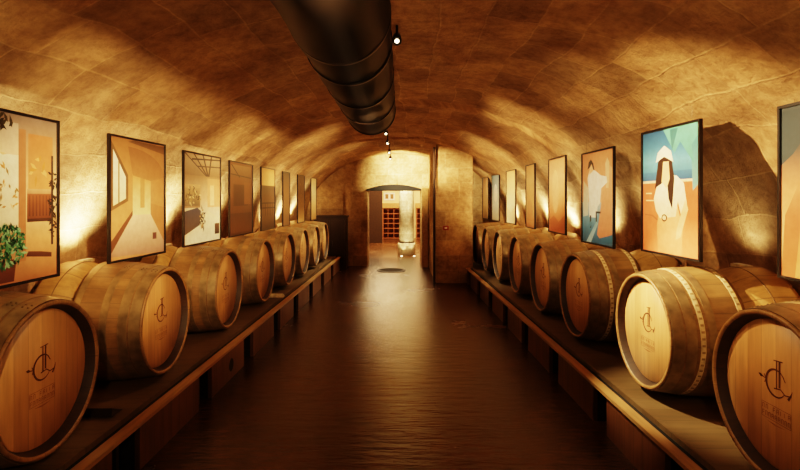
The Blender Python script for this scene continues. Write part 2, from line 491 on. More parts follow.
# ------------------------------------------------------------------ platforms
TAP = 0.02
def mapp(side, a, Y): return side*(a - TAP*Y)
def pbox(bm, side, a0, a1, y0, y1, z0, z1, mi=0):
    hexa(bm, [(mapp(side, a, y), y, z) for z in (z0, z1) for a, y in ((a0, y0), (a1, y0), (a1, y1), (a0, y1))], mi)

def platform(side, face, label, niches, yend, holes=()):
    t = thing('barrel_platform', label, 'platform', (0, 0, 0))
    y0 = -1.2
    # front panel pieces between the recesses
    ys = [y0]; 
    for c, w in niches: ys += [c-w/2, c+w/2]
    ys.append(yend)
    for i in range(0, len(ys), 2):
        if ys[i+1]-ys[i] < 0.02: continue
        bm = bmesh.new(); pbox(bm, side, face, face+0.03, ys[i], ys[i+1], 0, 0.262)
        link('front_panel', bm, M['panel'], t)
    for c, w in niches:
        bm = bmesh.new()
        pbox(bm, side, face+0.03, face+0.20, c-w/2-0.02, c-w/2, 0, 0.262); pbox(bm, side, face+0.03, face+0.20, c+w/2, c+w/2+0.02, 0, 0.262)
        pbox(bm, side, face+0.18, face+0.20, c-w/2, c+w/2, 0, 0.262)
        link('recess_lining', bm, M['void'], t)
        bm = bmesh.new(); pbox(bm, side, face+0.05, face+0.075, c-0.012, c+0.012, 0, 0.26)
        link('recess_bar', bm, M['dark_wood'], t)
    for y in holes:
        bm = bmesh.new(); 
        n = 24
        vs = [bm.verts.new((mapp(side, face-0.002, y+0.055*math.cos(2*PI*i/n)), y+0.055*math.cos(2*PI*i/n), 0.12+0.055*math.sin(2*PI*i/n))) for i in range(n)]
        bm.faces.new(vs); link('vent_hole', bm, M['void'], t)
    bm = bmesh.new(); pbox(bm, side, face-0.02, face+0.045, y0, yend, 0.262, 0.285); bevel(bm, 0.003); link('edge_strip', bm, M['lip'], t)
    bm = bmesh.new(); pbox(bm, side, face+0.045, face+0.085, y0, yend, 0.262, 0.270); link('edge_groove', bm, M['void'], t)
    bm = bmesh.new(); pbox(bm, side, face+0.085, face+0.115, y0, yend, 0.262, 0.302); bevel(bm, 0.003); link('edge_rail', bm, M['deck'], t)
    bm = bmesh.new()
    hexa(bm, [(mapp(side, face+0.115, y0), y0, 0.262), (side*2.54, y0, 0.262), (side*(half_w(yend)-0.07), yend, 0.262), (mapp(side, face+0.115, yend), yend, 0.262),
              (mapp(side, face+0.115, y0), y0, 0.296), (side*2.54, y0, 0.296), (side*(half_w(yend)-0.07), yend, 0.296), (mapp(side, face+0.115, yend), yend, 0.296)])
    link('deck', bm, M['deck'], t)
    return t
FL, FR = 1.545, 1.42
platform(-1, FL, 'low wooden barrel platform with dark recesses along the left wall',
         [(2.78, 0.27), (3.85, 0.24), (4.88, 0.28), (5.92, 0.28), (6.9, 0.28), (7.95, 0.28), (9.0, 0.3), (10.1, 0.3)], 11.2, holes=(4.40,))
platform(1, FR, 'low wooden barrel platform with dark recesses along the right wall',
         [(1.60, 0.25), (2.52, 0.22), (3.45, 0.22), (4.42, 0.24), (5.36, 0.25), (6.27, 0.25), (7.2, 0.25), (8.15, 0.25), (9.1, 0.25)], 10.1)

# ------------------------------------------------------------------ barrels
RR, RB, LF = 0.360, 0.405, 0.44       # rim radius, widest radius, length of the front barrels
def rad(t): return RR + (RB-RR)*(1-(1-min(t, LF)/LF)**2)

def brand_marks(parent, xf):
    """burnt monogram (I, L, C with an arrow) above a boxed two line stencil; local plane y (right as viewed = sgn), z up"""
    def strip(bm, pts, w):
        w = [w]*len(pts) if not isinstance(w, (list, tuple)) else w
        pv = []
        for k, (y, z) in enumerate(pts):
            a = Vector(pts[max(k-1, 0)]); b = Vector(pts[min(k+1, len(pts)-1)]); d = (b-a).normalized()
            nn_ = Vector((-d.y, d.x))*w[k]/2
            pv.append((bm.verts.new((xf, y+nn_.x, z+nn_.y)), bm.verts.new((xf, y-nn_.x, z-nn_.y))))
        for (a, b), (c, d) in zip(pv, pv[1:]): bm.faces.new((a, b, d, c))
    bm = bmesh.new()
    cz = 0.035
    # C
    n = 22
    ang = [math.radians(35+290*i/n) for i in range(n+1)]
    strip(bm, [(0.0+0.050*math.cos(a), cz+0.052*math.sin(a)) for a in ang], [0.003+0.007*math.sin(PI*i/n) for i in range(n+1)])
    strip(bm, [(0.030, cz+0.042), (0.047, cz+0.018)], 0.004)
    # I / L stems with serifs
    strip(bm, [(0.003, cz+0.088), (0.003, cz-0.020)], 0.006)
    strip(bm, [(-0.012, cz+0.086), (0.034, cz+0.090)], 0.004)
    strip(bm, [(0.018, cz+0.090), (0.018, cz-0.012)], 0.009)
    strip(bm, [(-0.010, cz-0.022), (0.024, cz-0.016), (0.045, cz-0.030), (0.068, cz-0.026)], 0.005)
    strip(bm, [(0.060, cz-0.042), (0.072, cz-0.024), (0.080, cz-0.004)], [0.010, 0.007, 0.002])
    # arrow
    strip(bm, [(-0.090, cz+0.010), (-0.050, cz+0.002)], 0.004)
    strip(bm, [(-0.092, cz+0.012), (-0.080, cz+0.008), (-0.066, cz+0.005)], [0.001, 0.013, 0.003])
    strip(bm, [(-0.060, cz+0.018), (-0.052, cz+0.002), (-0.058, cz-0.014)], 0.004)
    for v in bm.verts: v.co.y *= 1.12; v.co.z = 0.03+(v.co.z-0.03)*1.12+0.012
    o1 = link('brand_monogram', bm, M['brand'], parent)
    bm = bmesh.new()
    z1, z0 = -0.050, -0.108
    for a, b in (((-0.075, z1), (0.075, z1)), ((-0.075, z0), (0.075, z0)), ((-0.075, z0), (-0.075, z1)), ((0.075, z0), (0.075, z1))): strip(bm, [a, b], 0.0022)
    rs = random.Random(3)
    for row, (za, zb, nlt) in enumerate(((-0.074, -0.057, 8), (-0.102, -0.084, 9))):
        for k in range(nlt):
            y = -0.066+0.132*k/(nlt-1); w = 0.0045
            if row == 0 and k == 2: continue
            strip(bm, [(y-w, za), (y-w, zb)], 0.003)
            q = rs.randint(0, 3)
            if q != 0: strip(bm, [(y-w, zb), (y+w, zb)], 0.003)
            if q in (1, 3): strip(bm, [(y+w, za), (y+w, zb)], 0.003)
            if q in (2, 3): strip(bm, [(y-w, (za+zb)/2), (y+w, (za+zb)/2)], 0.003)
    strip(bm, [(-0.045, z0-0.010), (0.0, z0-0.014), (0.045, z0-0.010)], [0.001, 0.008, 0.001])
    for v in bm.verts: v.co.y *= 1.10; v.co.z *= 1.10
    o2 = link('brand_stencil', bm, M['brand_soft'], parent)
    return o1, o2

def hoop_bm(t0, t1, lift=0.0022):
    bm = bmesh.new()
    pr = [(t0, rad(t0)), (t0, rad(t0)+lift), ((t0+t1)/2, rad((t0+t1)/2)+lift), (t1, rad(t1)+lift), (t1, rad(t1))]
    lathe_x(bm, pr, 96, sharp=True)
    return bm

# front barrel template: local +X runs from rim (0) back to the widest ring (LF)
def make_front(stamped):
    root = thing('barrel', '', 'barrel')
    bm = bmesh.new()
    n = 12
    ts = [0.012+(LF-0.012)*i/n for i in range(n+1)]
    lathe_x(bm, [(t_, rad(t_)) for t_ in ts] + [(LF, RB-0.03)], 96)
    link('stave_body', bm, M['stave'], root)
    bm = bmesh.new()      # rim (chime): lip, bevelled inside down to the head
    lathe_x(bm, [(0.012, RR), (0.004, RR-0.001), (0.0, RR-0.004), (0.0, RR-0.016), (0.008, RR-0.022)], 96)
    rm = link('rim', bm, M['chime'], root)
    bm = bmesh.new()
    lathe_x(bm, [(0.008, RR-0.022), (0.052, RR-0.040), (0.062, RR-0.040)], 96)
    link('inner_bevel', bm, M['rim_shade'], rm)
    bm = bmesh.new()      # head disc
    lathe_x(bm, [(0.050, 0.0), (0.050, 0.316), (0.058, 0.3205)], 72)
    hd = link('head', bm, M['head'], root)
    brand_marks(hd, 0.0485)
    for (a, b, k) in ((0.012, 0.075, 'hoop'), (0.085, 0.140, 'hoop'), (0.205, 0.250, 'hoop')):
        h = link('hoop', hoop_bm(a, b), M[k], root)
        bm = bmesh.new()   # rivets on the lap of the hoop
        for dt in (0.3, 0.7):
            for da in (0.25, 0.31):
                tt_ = a+(b-a)*dt; r_ = rad(tt_)+0.002
                c_ = Vector((tt_, r_*math.sin(da), r_*math.cos(da)))
                bmesh.ops.create_uvsphere(bm, u_segments=8, v_segments=5, radius=0.005, matrix=Matrix.Translation(c_))
        link('rivet', bm, M['rivet'], h)
    if not stamped:
        link('hoop', hoop_bm(0.385, 0.425), M['hoop'], root)
        return root
    bd = link('stamped_band', hoop_bm(0.158, 0.186, 0.002), M['band'], root)
    bd2 = link('stamped_band', hoop_bm(0.392, 0.420, 0.002), M['band'], root)
    for par, tc_ in ((bd, 0.172), (bd2, 0.406)):
        bm = bmesh.new()       # a ring whose material alternates between the pale band and dark stamps
        n = 192
        rg = [[bm.verts.new((x_, (rad(x_)+0.0035)*math.sin(2*PI*i/n), (rad(x_)+0.0035)*math.cos(2*PI*i/n))) for i in range(n)] for x_ in (tc_-0.009, tc_+0.009)]
        for i in range(n):
            f = bm.faces.new((rg[0][i], rg[0][(i+1) % n], rg[1][(i+1) % n], rg[1][i])); f.smooth = True
            f.material_index = 1 if i % 3 == 0 else 0
        link('stamped_marks', bm, [M['band'], M['stamp']], par)
    return root
def make_rear():
    root = thing('rear_barrel', '', 'barrel')
    bm = bmesh.new()
    L = 0.40
    def rr(t): return RB - 0.085*(1-min(1, t/0.26))**2.0
    n = 14
    lathe_x(bm, [(0, 0.0), (0, 0.29)] + [(L*i/n, rr(L*i/n)) for i in range(n+1)] + [(L, 0.0)], 96)
    link('stave_body', bm, M['stave_smooth'], root)
    bm = bmesh.new()
    lathe_x(bm, [(0.205, rr(0.205)), (0.205, rr(0.205)+0.003), (0.211, rr(0.21)+0.003), (0.211, rr(0.211))], 96)
    link('joint_line', bm, M['rivet'], root)
    return root

def copy_tree(o, parent=None):
    c = o.copy(); C.objects.link(c)
    if parent: c.parent = parent
    for ch in list(o.children): copy_tree(ch, c)
    return c

front0, rear0 = make_front(False), make_rear()
front_st = make_front(True)
LY = [2.41, 3.56, 4.80, 6.00, 7.16, 8.20, 9.25, 10.20]
RY = [2.19, 3.28, 4.48, 5.51, 6.58, 7.65, 8.62, 9.60]
ordw = ['nearest', 'second', 'third', 'fourth', 'fifth', 'sixth', 'seventh', 'farthest']
used = [False, False, False]
def set_label(o, s): o['label'] = s
for side, ysl, a_rim, word in ((-1, LY, 1.69, 'left'), (1, RY, 1.61, 'right')):
    for i, Y in enumerate(ysl):
        x = mapp(side, a_rim, Y)
        # local +X must point to the wall
        rz = (0 if side > 0 else PI) + (side*0.0) + random.uniform(-0.012, 0.012)
        rz += TAP if side > 0 else -TAP
        st = side > 0 and i < 3
        src, ui = (front_st, 2) if st else (front0, 0)
        fr = src if not used[ui] else copy_tree(src)
        used[ui] = True
        fr.location = (x, Y, 0.298+RB+0.004+random.uniform(0, 0.003)); fr.rotation_euler = (0, 0, rz)
        look = {(-1, 0): 'large oak barrel with dark monogram',
                (1, 0): 'large oak barrel with dark monogram',
                (1, 1): 'brightly lit oak barrel beneath the beach poster',
                (-1, 1): 'oak barrel below the vaulted alley picture'}.get((side, i))
        lab = f'{look}, {ordw[i]} in the {word} row' if look else f'hooped oak barrel, {ordw[i]} from the camera on the {word} platform'
        if i == 7: lab = f'hooped oak barrel at the far end of the {word} platform'
        fr['label'] = lab; fr['group'] = f'front barrels on the {word} platform'
        if side < 0:   # viewed from the aisle, +Y local must be the viewed right/left consistently
            pass
        # rear barrel
        rr_ = rear0 if not used[1] else copy_tree(rear0)
        used[1] = True
        xr = side*(abs(x)+LF+0.012)
        room = vault_x(Y, 1.25) - 0.09 - abs(xr)
        rr_.location = (xr, Y, 0.298+RB+0.004); rr_.rotation_euler = (0, 0, rz if abs(rz) < 1 else rz)
        rr_.scale = (min(1.05, max(0.35, room/0.40)), 1, 1)
        rr_['label'] = f'smooth rounded rear barrel against the wall behind the {ordw[i]} barrel of the {word} row'
        rr_['group'] = f'rear barrels along the {word} wall'

# brand marks must read left to right from the aisle: mirror them for one side if needed
# (local +Y is to the viewer's left on the right-hand row and on the left-hand row alike)
for o in list(bpy.data.meshes):
    if o.name.startswith('brand_'):
        for v in o.vertices: v.co.y = -v.co.y

# wooden wedges under barrels
wedges = [(-1, 1.80, 2.98, 'dark wooden wedge on the left platform between the two nearest barrels', 'dark_wood'),
          (-1, 1.70, 6.52, 'pale wooden wedge beside the fourth barrel on the left platform', 'white'),
          (1, 1.95, 2.76, 'dark wooden wedge on the right platform beneath the brightly lit barrel', 'dark_wood')]
for side, a_, Y, lab, mk in wedges:
    bm = bmesh.new()
    hexa(bm, [(-0.09, -0.06, 0), (0.09, -0.06, 0), (0.09, 0.06, 0), (-0.09, 0.06, 0), (-0.09, -0.06, 0.05), (0.09, -0.06, 0.05), (0.09, 0.02, 0.012), (-0.09, 0.02, 0.012)])
    bevel(bm, 0.003)
    o = link('wooden_wedge', bm, M[mk] if mk != 'white' else M['band']); o.location = (mapp(side, a_, Y), Y, 0.301)
    tag(o, lab, 'wedge')

# ------------------------------------------------------------------ pictures
def srgb(h):
    r, g, b = [int(h[i:i+2], 16)/255 for i in (0, 2, 4)]
    return tuple((c/12.92 if c <= 0.04045 else ((c+0.055)/1.055)**2.4) for c in (r, g, b))
def G(*cs):  # gradient bottom -> top
    return [soft(srgb(c)) for c in cs]
def soft(c):
    g = sum(c)/3
    return tuple(min(1, (v*0.80+g*0.20)*1.12+0.01) for v in c)
def ell(cx, cy, rx, ry, n=20, a0=0, a1=2*PI):
    return [(cx+rx*math.cos(a0+(a1-a0)*i/n), cy+ry*math.sin(a0+(a1-a0)*i/n)) for i in range(n if a1-a0 > 6.2 else n+1)]

def picture(PL, PR, z0, h, art, label, side):
    PL, PR = Vector(PL), Vector(PR)
    w = (PR-PL).length; c = (PL+PR)/2
    rz = math.atan2((PR-PL).y, (PR-PL).x)
    t = thing('framed_poster', label, 'picture', (c.x, c.y, z0), rz, 'framed posters along the %s wall' % ('left' if side < 0 else 'right'))
    fw, fd = 0.015, 0.022
    bm = bmesh.new()
    box(bm, -w/2, w/2, 0, fd, 0, fw); box(bm, -w/2, w/2, 0, fd, h-fw, h)
    box(bm, -w/2, -w/2+fw, 0, fd, fw, h-fw); box(bm, w/2-fw, w/2, 0, fd, fw, h-fw)
    box(bm, -w/2+fw, w/2-fw, fd-0.008, fd, fw, h-fw)
    link('frame', bm, M['black'], t)
    bm = bmesh.new()
    cl = bm.loops.layers.float_color.new('Col')
    iw, ih = w-2*fw, h-2*fw
    ly = 0
    for item in art:
        pts, cols = item
        # triangulate by vertical gradient; colour per corner interpolated over v
        vs = [bm.verts.new((-w/2+fw+min(1, max(0, u))*iw, 0.010-ly*0.00002, fw+min(1, max(0, v))*ih)) for u, v in pts]
        try: f = bm.faces.new(vs)
        except ValueError: continue
        vmin = min(q[1] for q in pts); vmax = max(q[1] for q in pts)
        for lp, (u, v) in zip(f.loops, pts):
            k = (v-vmin)/max(1e-6, vmax-vmin)*(len(cols)-1)
            i_ = min(len(cols)-2, int(k)) if len(cols) > 1 else 0
            if len(cols) == 1: col = cols[0]
            else: col = tuple(cols[i_][j]*(1-(k-i_))+cols[i_+1][j]*(k-i_) for j in range(3))
            lp[cl] = (*col, 1)
        ly += 1
    bm.normal_update()
    for f in bm.faces:
        if f.normal.y > 0: f.normal_flip()
    bmesh.ops.triangulate(bm, faces=bm.faces)
    link('artwork', bm, M['print'], t)
    # two thin hanging wires up to the vault
    for sx in (-0.36, 0.36):
        wp = Vector((c.x, c.y))+Vector((math.cos(rz), math.sin(rz)))*sx*w
        # height of vault above that point
        A = half_w(wp.y); zz = 0.55+2.15*max(0, 1-(abs(wp.x)/A)**VN)**(1/VN)
        top = min(zz-z0-0.04, h+0.6)
        if top > h+0.02:
            bm = bmesh.new(); tube(bm, [(sx*w, fd*0.7, h-0.002), (sx*w, fd*0.7, top)], 0.0006, 5)
            link('hanging_wire', bm, M['black'], t)
    return t
def rect(u0, u1, v0, v1): return [(u0, v0), (u1, v0), (u1, v1), (u0, v1)]
def stops(u0, u1, v0, v1, cols):
    """gradient rectangle split into bands so that several stops interpolate"""
    n = len(cols)-1
    return [(rect(u0, u1, v0+(v1-v0)*i/n, v0+(v1-v0)*(i+1)/n), [cols[i], cols[i+1]]) for i in range(n)]
rs = random.Random(11)
def leafs(cx, cy, rx, ry, n, cols, s=0.03):
    out = []
    for _ in range(n):
        a, r = rs.uniform(0, 2*PI), rs.random()**0.6
        x, y = cx+rx*r*math.cos(a), cy+ry*r*math.sin(a)
        b = rs.uniform(0, PI); l, w_ = s*rs.uniform(.7, 1.4), s*0.4
        out.append(([(x-l*math.cos(b), y-l*math.sin(b)), (x+w_*math.sin(b), y-w_*math.cos(b)), (x+l*math.cos(b), y+l*math.sin(b)), (x-w_*math.sin(b), y+w_*math.cos(b))], [srgb(rs.choice(cols))]))
    return out
def lace(u0, u1, v0, v1, n, cols, s=0.02): 
    return leafs((u0+u1)/2, (v0+v1)/2, (u1-u0)/2, (v1-v0)/2, n, cols, s)

artL1 = stops(0, 1, 0, 1, G('b86a30', 'e8a860', 'f4cf98', 'd8a878', '8a7468')) + [
    (rect(0, 0.66, 0.30, 0.76), G('ffe6b8', 'fff4d8')), (rect(0.0, 0.66, 0.76, 0.95), G('f0d8b0', 'b8a898'))] + \
    lace(0.35, 0.66, 0.34, 0.78, 60, ['e8b878', 'd8a060', 'f8dca8', 'a88850']) + [
    (rect(0.66, 0.72, 0.12, 0.92), G('c87838', 'e0a060', 'b87848')),
    (rect(0.74, 0.96, 0.55, 0.90), G('e09850', 'c87c40')), (rect(0.73, 0.96, 0.37, 0.54), G('7a3c18', 'a85c2c')),
    (rect(0.73, 0.96, 0.53, 0.56), G('c89060', 'd8a878')), (rect(0.73, 0.96, 0.355, 0.375), G('4a2410', '4a2410'))] + \
    [(rect(0.745+0.03*i, 0.757+0.03*i, 0.39, 0.52), G('5a2810', '8a4820')) for i in range(7)] + \
    [([(0.72, 0.145), (0.95, 0.12), (0.95, 0.15), (0.85, 0.165), (0.74, 0.175)], G('5a2c14', '6a3418'))] + \
    lace(0.76, 0.90, 0.60, 0.76, 12, ['f0c088', 'd89858'], 0.03) + \
    [(rect(0.945, 0.965, 0.20, 0.78), G('4a3420', '3a2c20'))] + lace(0.92, 1.0, 0.22, 0.76, 46, ['3a2c20', '544030', '2a2018'], 0.022) + \
    lace(0.40, 0.62, 0.90, 1.0, 22, ['2a2418', '3c3420'], 0.03) + \
    [([(0.38, 0.01), (0.62, 0.01), (0.64, 0.14), (0.36, 0.14)], G('5a2410', '7a3818'))] + \
    leafs(0.54, 0.22, 0.17, 0.13, 330, ['2f6a48', '6aa878', '1c4a30', '9cccA0', '143420', '4a8a5c'], 0.021)
artL2 = stops(0, 1, 0, 1, G('c88c50', 'd89c58', 'c88844', '9a6430')) + [
    ([(0, 0.03), (1, 0.0), (1, 0.10), (0.72, 0.36), (0.38, 0.36), (0.0, 0.10)], G('a87860', 'd8a898', 'f8d8b0')),
    ([(0, 0.14), (0.38, 0.40), (0.38, 0.36), (0.0, 0.04)], G('6a3818', '8a5028')),
    ([(1, 0.10), (0.72, 0.36), (0.72, 0.46), (1, 0.42)], G('b87838', 'c88844')),
    (rect(0.38, 0.72, 0.36, 0.70), G('ffe8a0', 'f0bc60', 'd89c50')), (rect(0.52, 0.60, 0.42, 0.70), G('d8a050', 'c08840')),
    (ell(0.55, 0.70, 0.18, 0.08, 20, 0, PI), G('d89c50', 'b88040')),
    ([(0.38, 0.70)]+[(0.30+0.70*math.sin(a), 0.70+0.24*math.cos(a)) for a in [i*PI/2/8 for i in range(9)]]+[(0.72, 0.66)], G('b87c3c', 'a86c34', '8a5428')),
    ([(0.02, 0.40), (0.30, 0.48), (0.30, 0.70), (0.02, 0.97)], G('8a6030', '6a4820')),
    ([(0.05, 0.44), (0.26, 0.50), (0.26, 0.68), (0.05, 0.90)], G('ffe8b0', 'fff8e0')),
    ([(0.13, 0.46), (0.155, 0.47), (0.155, 0.79), (0.13, 0.82)], G('a88850', 'a88850')),
    ([(0.30, 0.98), (1.0, 0.92), (1.0, 0.99), (0.4, 1.0)], G('7a4c24', '5a3818')),
    (rect(0.76, 0.84, 0.13, 0.19), G('6a3020', '6a3020'))]
artL3 = stops(0, 1, 0, 1, G('f8e8c0', 'fff0d0', 'd8b080', '9a7448', 'c8a070')) + [
    (rect(0, 1, 0.76, 1.0), G('8a6840', 'b89870'))] + \
    [([(0.0+0.24*i, 1.0), (0.04+0.24*i, 1.0), (0.62+0.02*i, 0.76), (0.58+0.02*i, 0.76)], G('3a2818', '4a3420')) for i in range(4)] + \
    [([(0.2, 0.93), (1.0, 0.97), (1.0, 0.985), (0.2, 0.95)], G('3a2818', '3a2818')), ([(0.35, 0.86), (1, 0.88), (1, 0.895), (0.35, 0.875)], G('4a3420', '4a3420'))] + [
    (rect(0.0, 0.42, 0.40, 0.66), G('a87848', 'c89c60')), (rect(0.02, 0.40, 0.42, 0.62), G('7a6038', 'b89058')),
    (rect(0.62, 1.0, 0.40, 0.74), G('e8b070', 'c89058')), (rect(0.70, 0.82, 0.42, 0.66), G('f8d8a0', 'e8b878')),
    ([(0, 0.10), (0.40, 0.20), (0.44, 0.36), (0.34, 0.40), (0.0, 0.36)], G('6a5038', '4a4450')),
    ([(0.0, 0.0), (1, 0), (1, 0.26), (0.62, 0.36), (0.42, 0.16), (0, 0.08)], G('fff4d8', 'ffe8b8')),
    ([(0.84, 0.07), (0.98, 0.07), (0.98, 0.20), (0.84, 0.20)], G('3a2414', '6a4828'))] + \
    lace(0.05, 0.42, 0.42, 0.64, 40, ['4a3a20', 'e8d0a0', '6a5830', 'b89860'], 0.03) + lace(0.40, 0.56, 0.14, 0.40, 30, ['5a4424', 'c8a468', '3a2c18'], 0.03)
artL4 = stops(0, 1, 0, 1, G('4a2408', '5a3010', '6a3c18', '7a4c28')) + [
    (rect(0.05, 0.95, 0.80, 0.97), G('6a4426', '8a6440')), (rect(0.15, 0.80, 0.40, 0.70), G('3a1c08', '4a280e')),
    ([(0.05, 0.97), (0.10, 0.97), (0.45, 0.80), (0.40, 0.80)], G('2a1608', '2a1608')), ([(0.05, 0.83), (0.95, 0.80), (0.95, 0.815), (0.05, 0.845)], G('2a1608', '2a1608')),
    (rect(0.62, 0.92, 0.42, 0.74), G('7a4820', '7a4820')), (rect(0.05, 0.95, 0.03, 0.30), G('5a3010', '3a1a08'))]
artL5 = stops(0, 1, 0, 1, G('4a3018', '7a5430', '5a4028', '8a6840')) + [
    (rect(0, 1, 0.72, 1.0), G('e8b868', 'c89048')), (rect(0, 1, 0.34, 0.36), G('1a1008', '1a1008')), (rect(0, 1, 0.42, 0.44), G('1a1008', '1a1008'))] + \
    [(rect(0.1+0.18*i, 0.13+0.18*i, 0.22, 0.44), G('1a1008', '1a1008')) for i in range(5)]
artL6 = stops(0, 1, 0, 1, G('6a4420', '8a6434', '7a5228', '2a1c10'))
artL7 = stops(0, 1, 0, 1, G('c89850', '7a5020', '5a3814', '4a2c10')) + lace(0.1, 0.9, 0.3, 0.9, 20, ['3a2410', '8a6434'], 0.06)
artL8 = stops(0, 1, 0, 1, G('c89850', 'f8dca0', 'fff0c8', 'e8c888'))
artR1 = stops(0, 1, 0, 1, G('e8a860', 'f0b878', 'e89860', '58504a', '243c48')) + [
    ([(0, 0.98), (0, 0.66), (0.12, 0.72), (0.22, 0.80), (0.4, 0.98)], G('3c5058', '1c3844')),
    ([(0.18, 0.50), (0.34, 0.38), (0.70, 0.40), (0.80, 0.72), (0.60, 0.90), (0.32, 0.86), (0.24, 0.74)], G('2a1410', '3a2018')),
    ([(0.30, 0.50), (0.56, 0.46), (0.66, 0.62), (0.60, 0.78), (0.42, 0.80), (0.33, 0.70)], G('d08850', 'e8a468')),
    ([(0.0, 0.0), (0.04, 0.36), (0.20, 0.58), (0.32, 0.66), (0.36, 0.56), (0.26, 0.44), (0.50, 0.30), (0.9, 0.24), (1, 0.0)], G('d88040', 'c8703c', 'e09a64')),
    ([(0.20, 0.60), (0.42, 0.64), (0.44, 0.70), (0.36, 0.72), (0.20, 0.66)], G('f0b480', 'f0b480')),
    ([(0.14, 0.0), (0.20, 0.34), (0.32, 0.40), (0.28, 0.0)], G('f0b060', 'e08848'))]
artR2 = stops(0, 1, 0.62, 1, G('2c80a8', '48a4c8', '1c78a8', '0c5890')) + stops(0, 1, 0, 0.60, G('dc6828', 'd86c34', 'cc6434', 'bc6038')) + [
    (rect(0, 1, 0.585, 0.66), G('1c5c90', '2878a8')), (rect(0, 1, 0.57, 0.59), G('e8c8a0', 'e8d8b8')),
    ([(0.86, 0.98), (0.98, 0.98), (0.99, 0.55), (0.90, 0.50)], G('60a8b0', '1c8c98')),
    ([(0.40, 1.0), (0.60, 0.80), (0.70, 0.88), (0.92, 0.70), (0.88, 0.84), (1, 0.92), (1, 1)], G('3c9c98', '4cb8b0')),
    ([(0.52, 0.99), (0.56, 0.82), (0.62, 0.92), (0.66, 0.99)], G('2c8088', '2c8088')),
    ([(0.30, 0.0), (0.28, 0.22), (0.36, 0.44), (0.62, 0.44), (0.74, 0.22), (0.72, 0.0)], G('dc7438', 'e8925a', 'f2bc8c')),
    ([(0.22, 0.44), (0.30, 0.58), (0.45, 0.64), (0.64, 0.62), (0.76, 0.56), (0.82, 0.36), (0.72, 0.30), (0.66, 0.42), (0.62, 0.30), (0.34, 0.28), (0.26, 0.34)], G('f0d0a8', 'ece4d8')),
    ([(0.78, 0.44), (0.83, 0.36), (0.70, 0.14), (0.62, 0.12), (0.64, 0.2)], G('e0a068', 'ecc090')),
    ([(0.24, 0.52), (0.30, 0.74), (0.42, 0.80), (0.56, 0.74), (0.60, 0.60), (0.56, 0.36), (0.50, 0.44), (0.46, 0.62), (0.36, 0.56), (0.28, 0.54)], G('2c1810', '3c2418')),
    ([(0.37, 0.58), (0.40, 0.74), (0.50, 0.74), (0.52, 0.60), (0.46, 0.52)], G('f4c898', 'f0c090')),
    ([(0.26, 0.74), (0.30, 0.82), (0.42, 0.87), (0.54, 0.82), (0.58, 0.73), (0.42, 0.78)], G('f8e8c8', 'e8e8e0')),
    (rect(0.06, 0.22, 0.42, 0.43), G('f0c8a0', 'f0c8a0')), (rect(0.06, 0.18, 0.48, 0.49), G('f0c8a0', 'f0c8a0')),
    ([(0.04, 0.31), (0.20, 0.305), (0.30, 0.27), (0.28, 0.26), (0.18, 0.295), (0.04, 0.30)], G('a85830', 'a85830')),
    (ell(0.42, 0.285, 0.05, 0.03, 14), G('5a3418', '5a3418')), (ell(0.42, 0.285, 0.035, 0.02, 14), G('e8c8a0', 'e8c8a0'))]
artR3 = stops(0, 1, 0.45, 1, G('e8b48c', 'e8a070', 'e09868')) + stops(0, 1, 0, 0.45, G('0c5c88', '1c80b0', '68b0d0', 'b8ccd0')) + [
    ([(0.50, 0.10), (0.58, 0.06), (0.96, 0.12), (0.96, 0.80), (0.80, 0.88), (0.70, 0.60)], G('d8845c', 'e8a070', 'f0b890')),
    ([(0.78, 0.60), (0.76, 0.86), (0.82, 0.92), (0.88, 0.86), (0.86, 0.60)], G('f0c8a0', 'f0d0a8')),
    ([(0.24, 0.28), (0.22, 0.56), (0.18, 0.72), (0.26, 0.82), (0.44, 0.80), (0.62, 0.74), (0.80, 0.72), (0.82, 0.66), (0.64, 0.60), (0.60, 0.44), (0.52, 0.40), (0.50, 0.28)], G('e8f0ec', 'fffaf0')),
    ([(0.18, 0.82), (0.22, 0.90), (0.30, 0.93), (0.38, 0.88), (0.42, 0.80), (0.36, 0.82), (0.32, 0.88), (0.26, 0.84)], G('2a1814', '2a1814')),
    ([(0.24, 0.76), (0.26, 0.84), (0.33, 0.87), (0.38, 0.80)], G('f8c8a0', 'f8d0a8')),
    ([(0.02, 0.28), (0.20, 0.30), (0.22, 0.60), (0.04, 0.70)], G('c8dcd8', 'e8d0b0')),
    (rect(0.26, 0.31, 0.16, 0.30), G('1a2028', '1a2028')), (rect(0.46, 0.50, 0.20, 0.34), G('1a2028', '1a2028')), (rect(0.46, 0.62, 0.33, 0.35), G('1a2028', '1a2028')),
    ([(0.0, 0.06), (0.30, 0.24), (0.34, 0.22), (0.06, 0.0)], G('0c5888', '3890b8')), ([(0.14, 0.0), (0.48, 0.24), (0.54, 0.22), (0.30, 0.0)], G('a0d0e0', '78b8d0'))]
artR4 = stops(0, 1, 0, 1, G('b85828', 'd88850', 'e8b078', 'e8b488', 'c89468')) + [
    ([(0.1, 0.02), (0.05, 0.16), (0.3, 0.22), (0.6, 0.14), (0.95, 0.24), (0.95, 0.02)], G('a84c28', 'c06838')), (ell(0.4, 0.55, 0.2, 0.3), G('e8b080', 'f0c090'))]
artR5 = stops(0, 1, 0, 1, G('c87840', 'f8d090', 'f0c080', 'f0c890', 'e0a868')) + [([(0.1, 0.1), (0.2, 0.5), (0.7, 0.4), (0.9, 0.1)], G('d89058', 'f0c088'))]
artR6 = stops(0, 1, 0, 1, G('f8e8c0', 'fff0cc', 'f8d8a0', 'e8b878')) + [([(0.0, 0.0), (0.0, 0.30), (0.5, 0.2), (1, 0.36), (1, 0)], G('fff0d0', 'f8dca8'))]
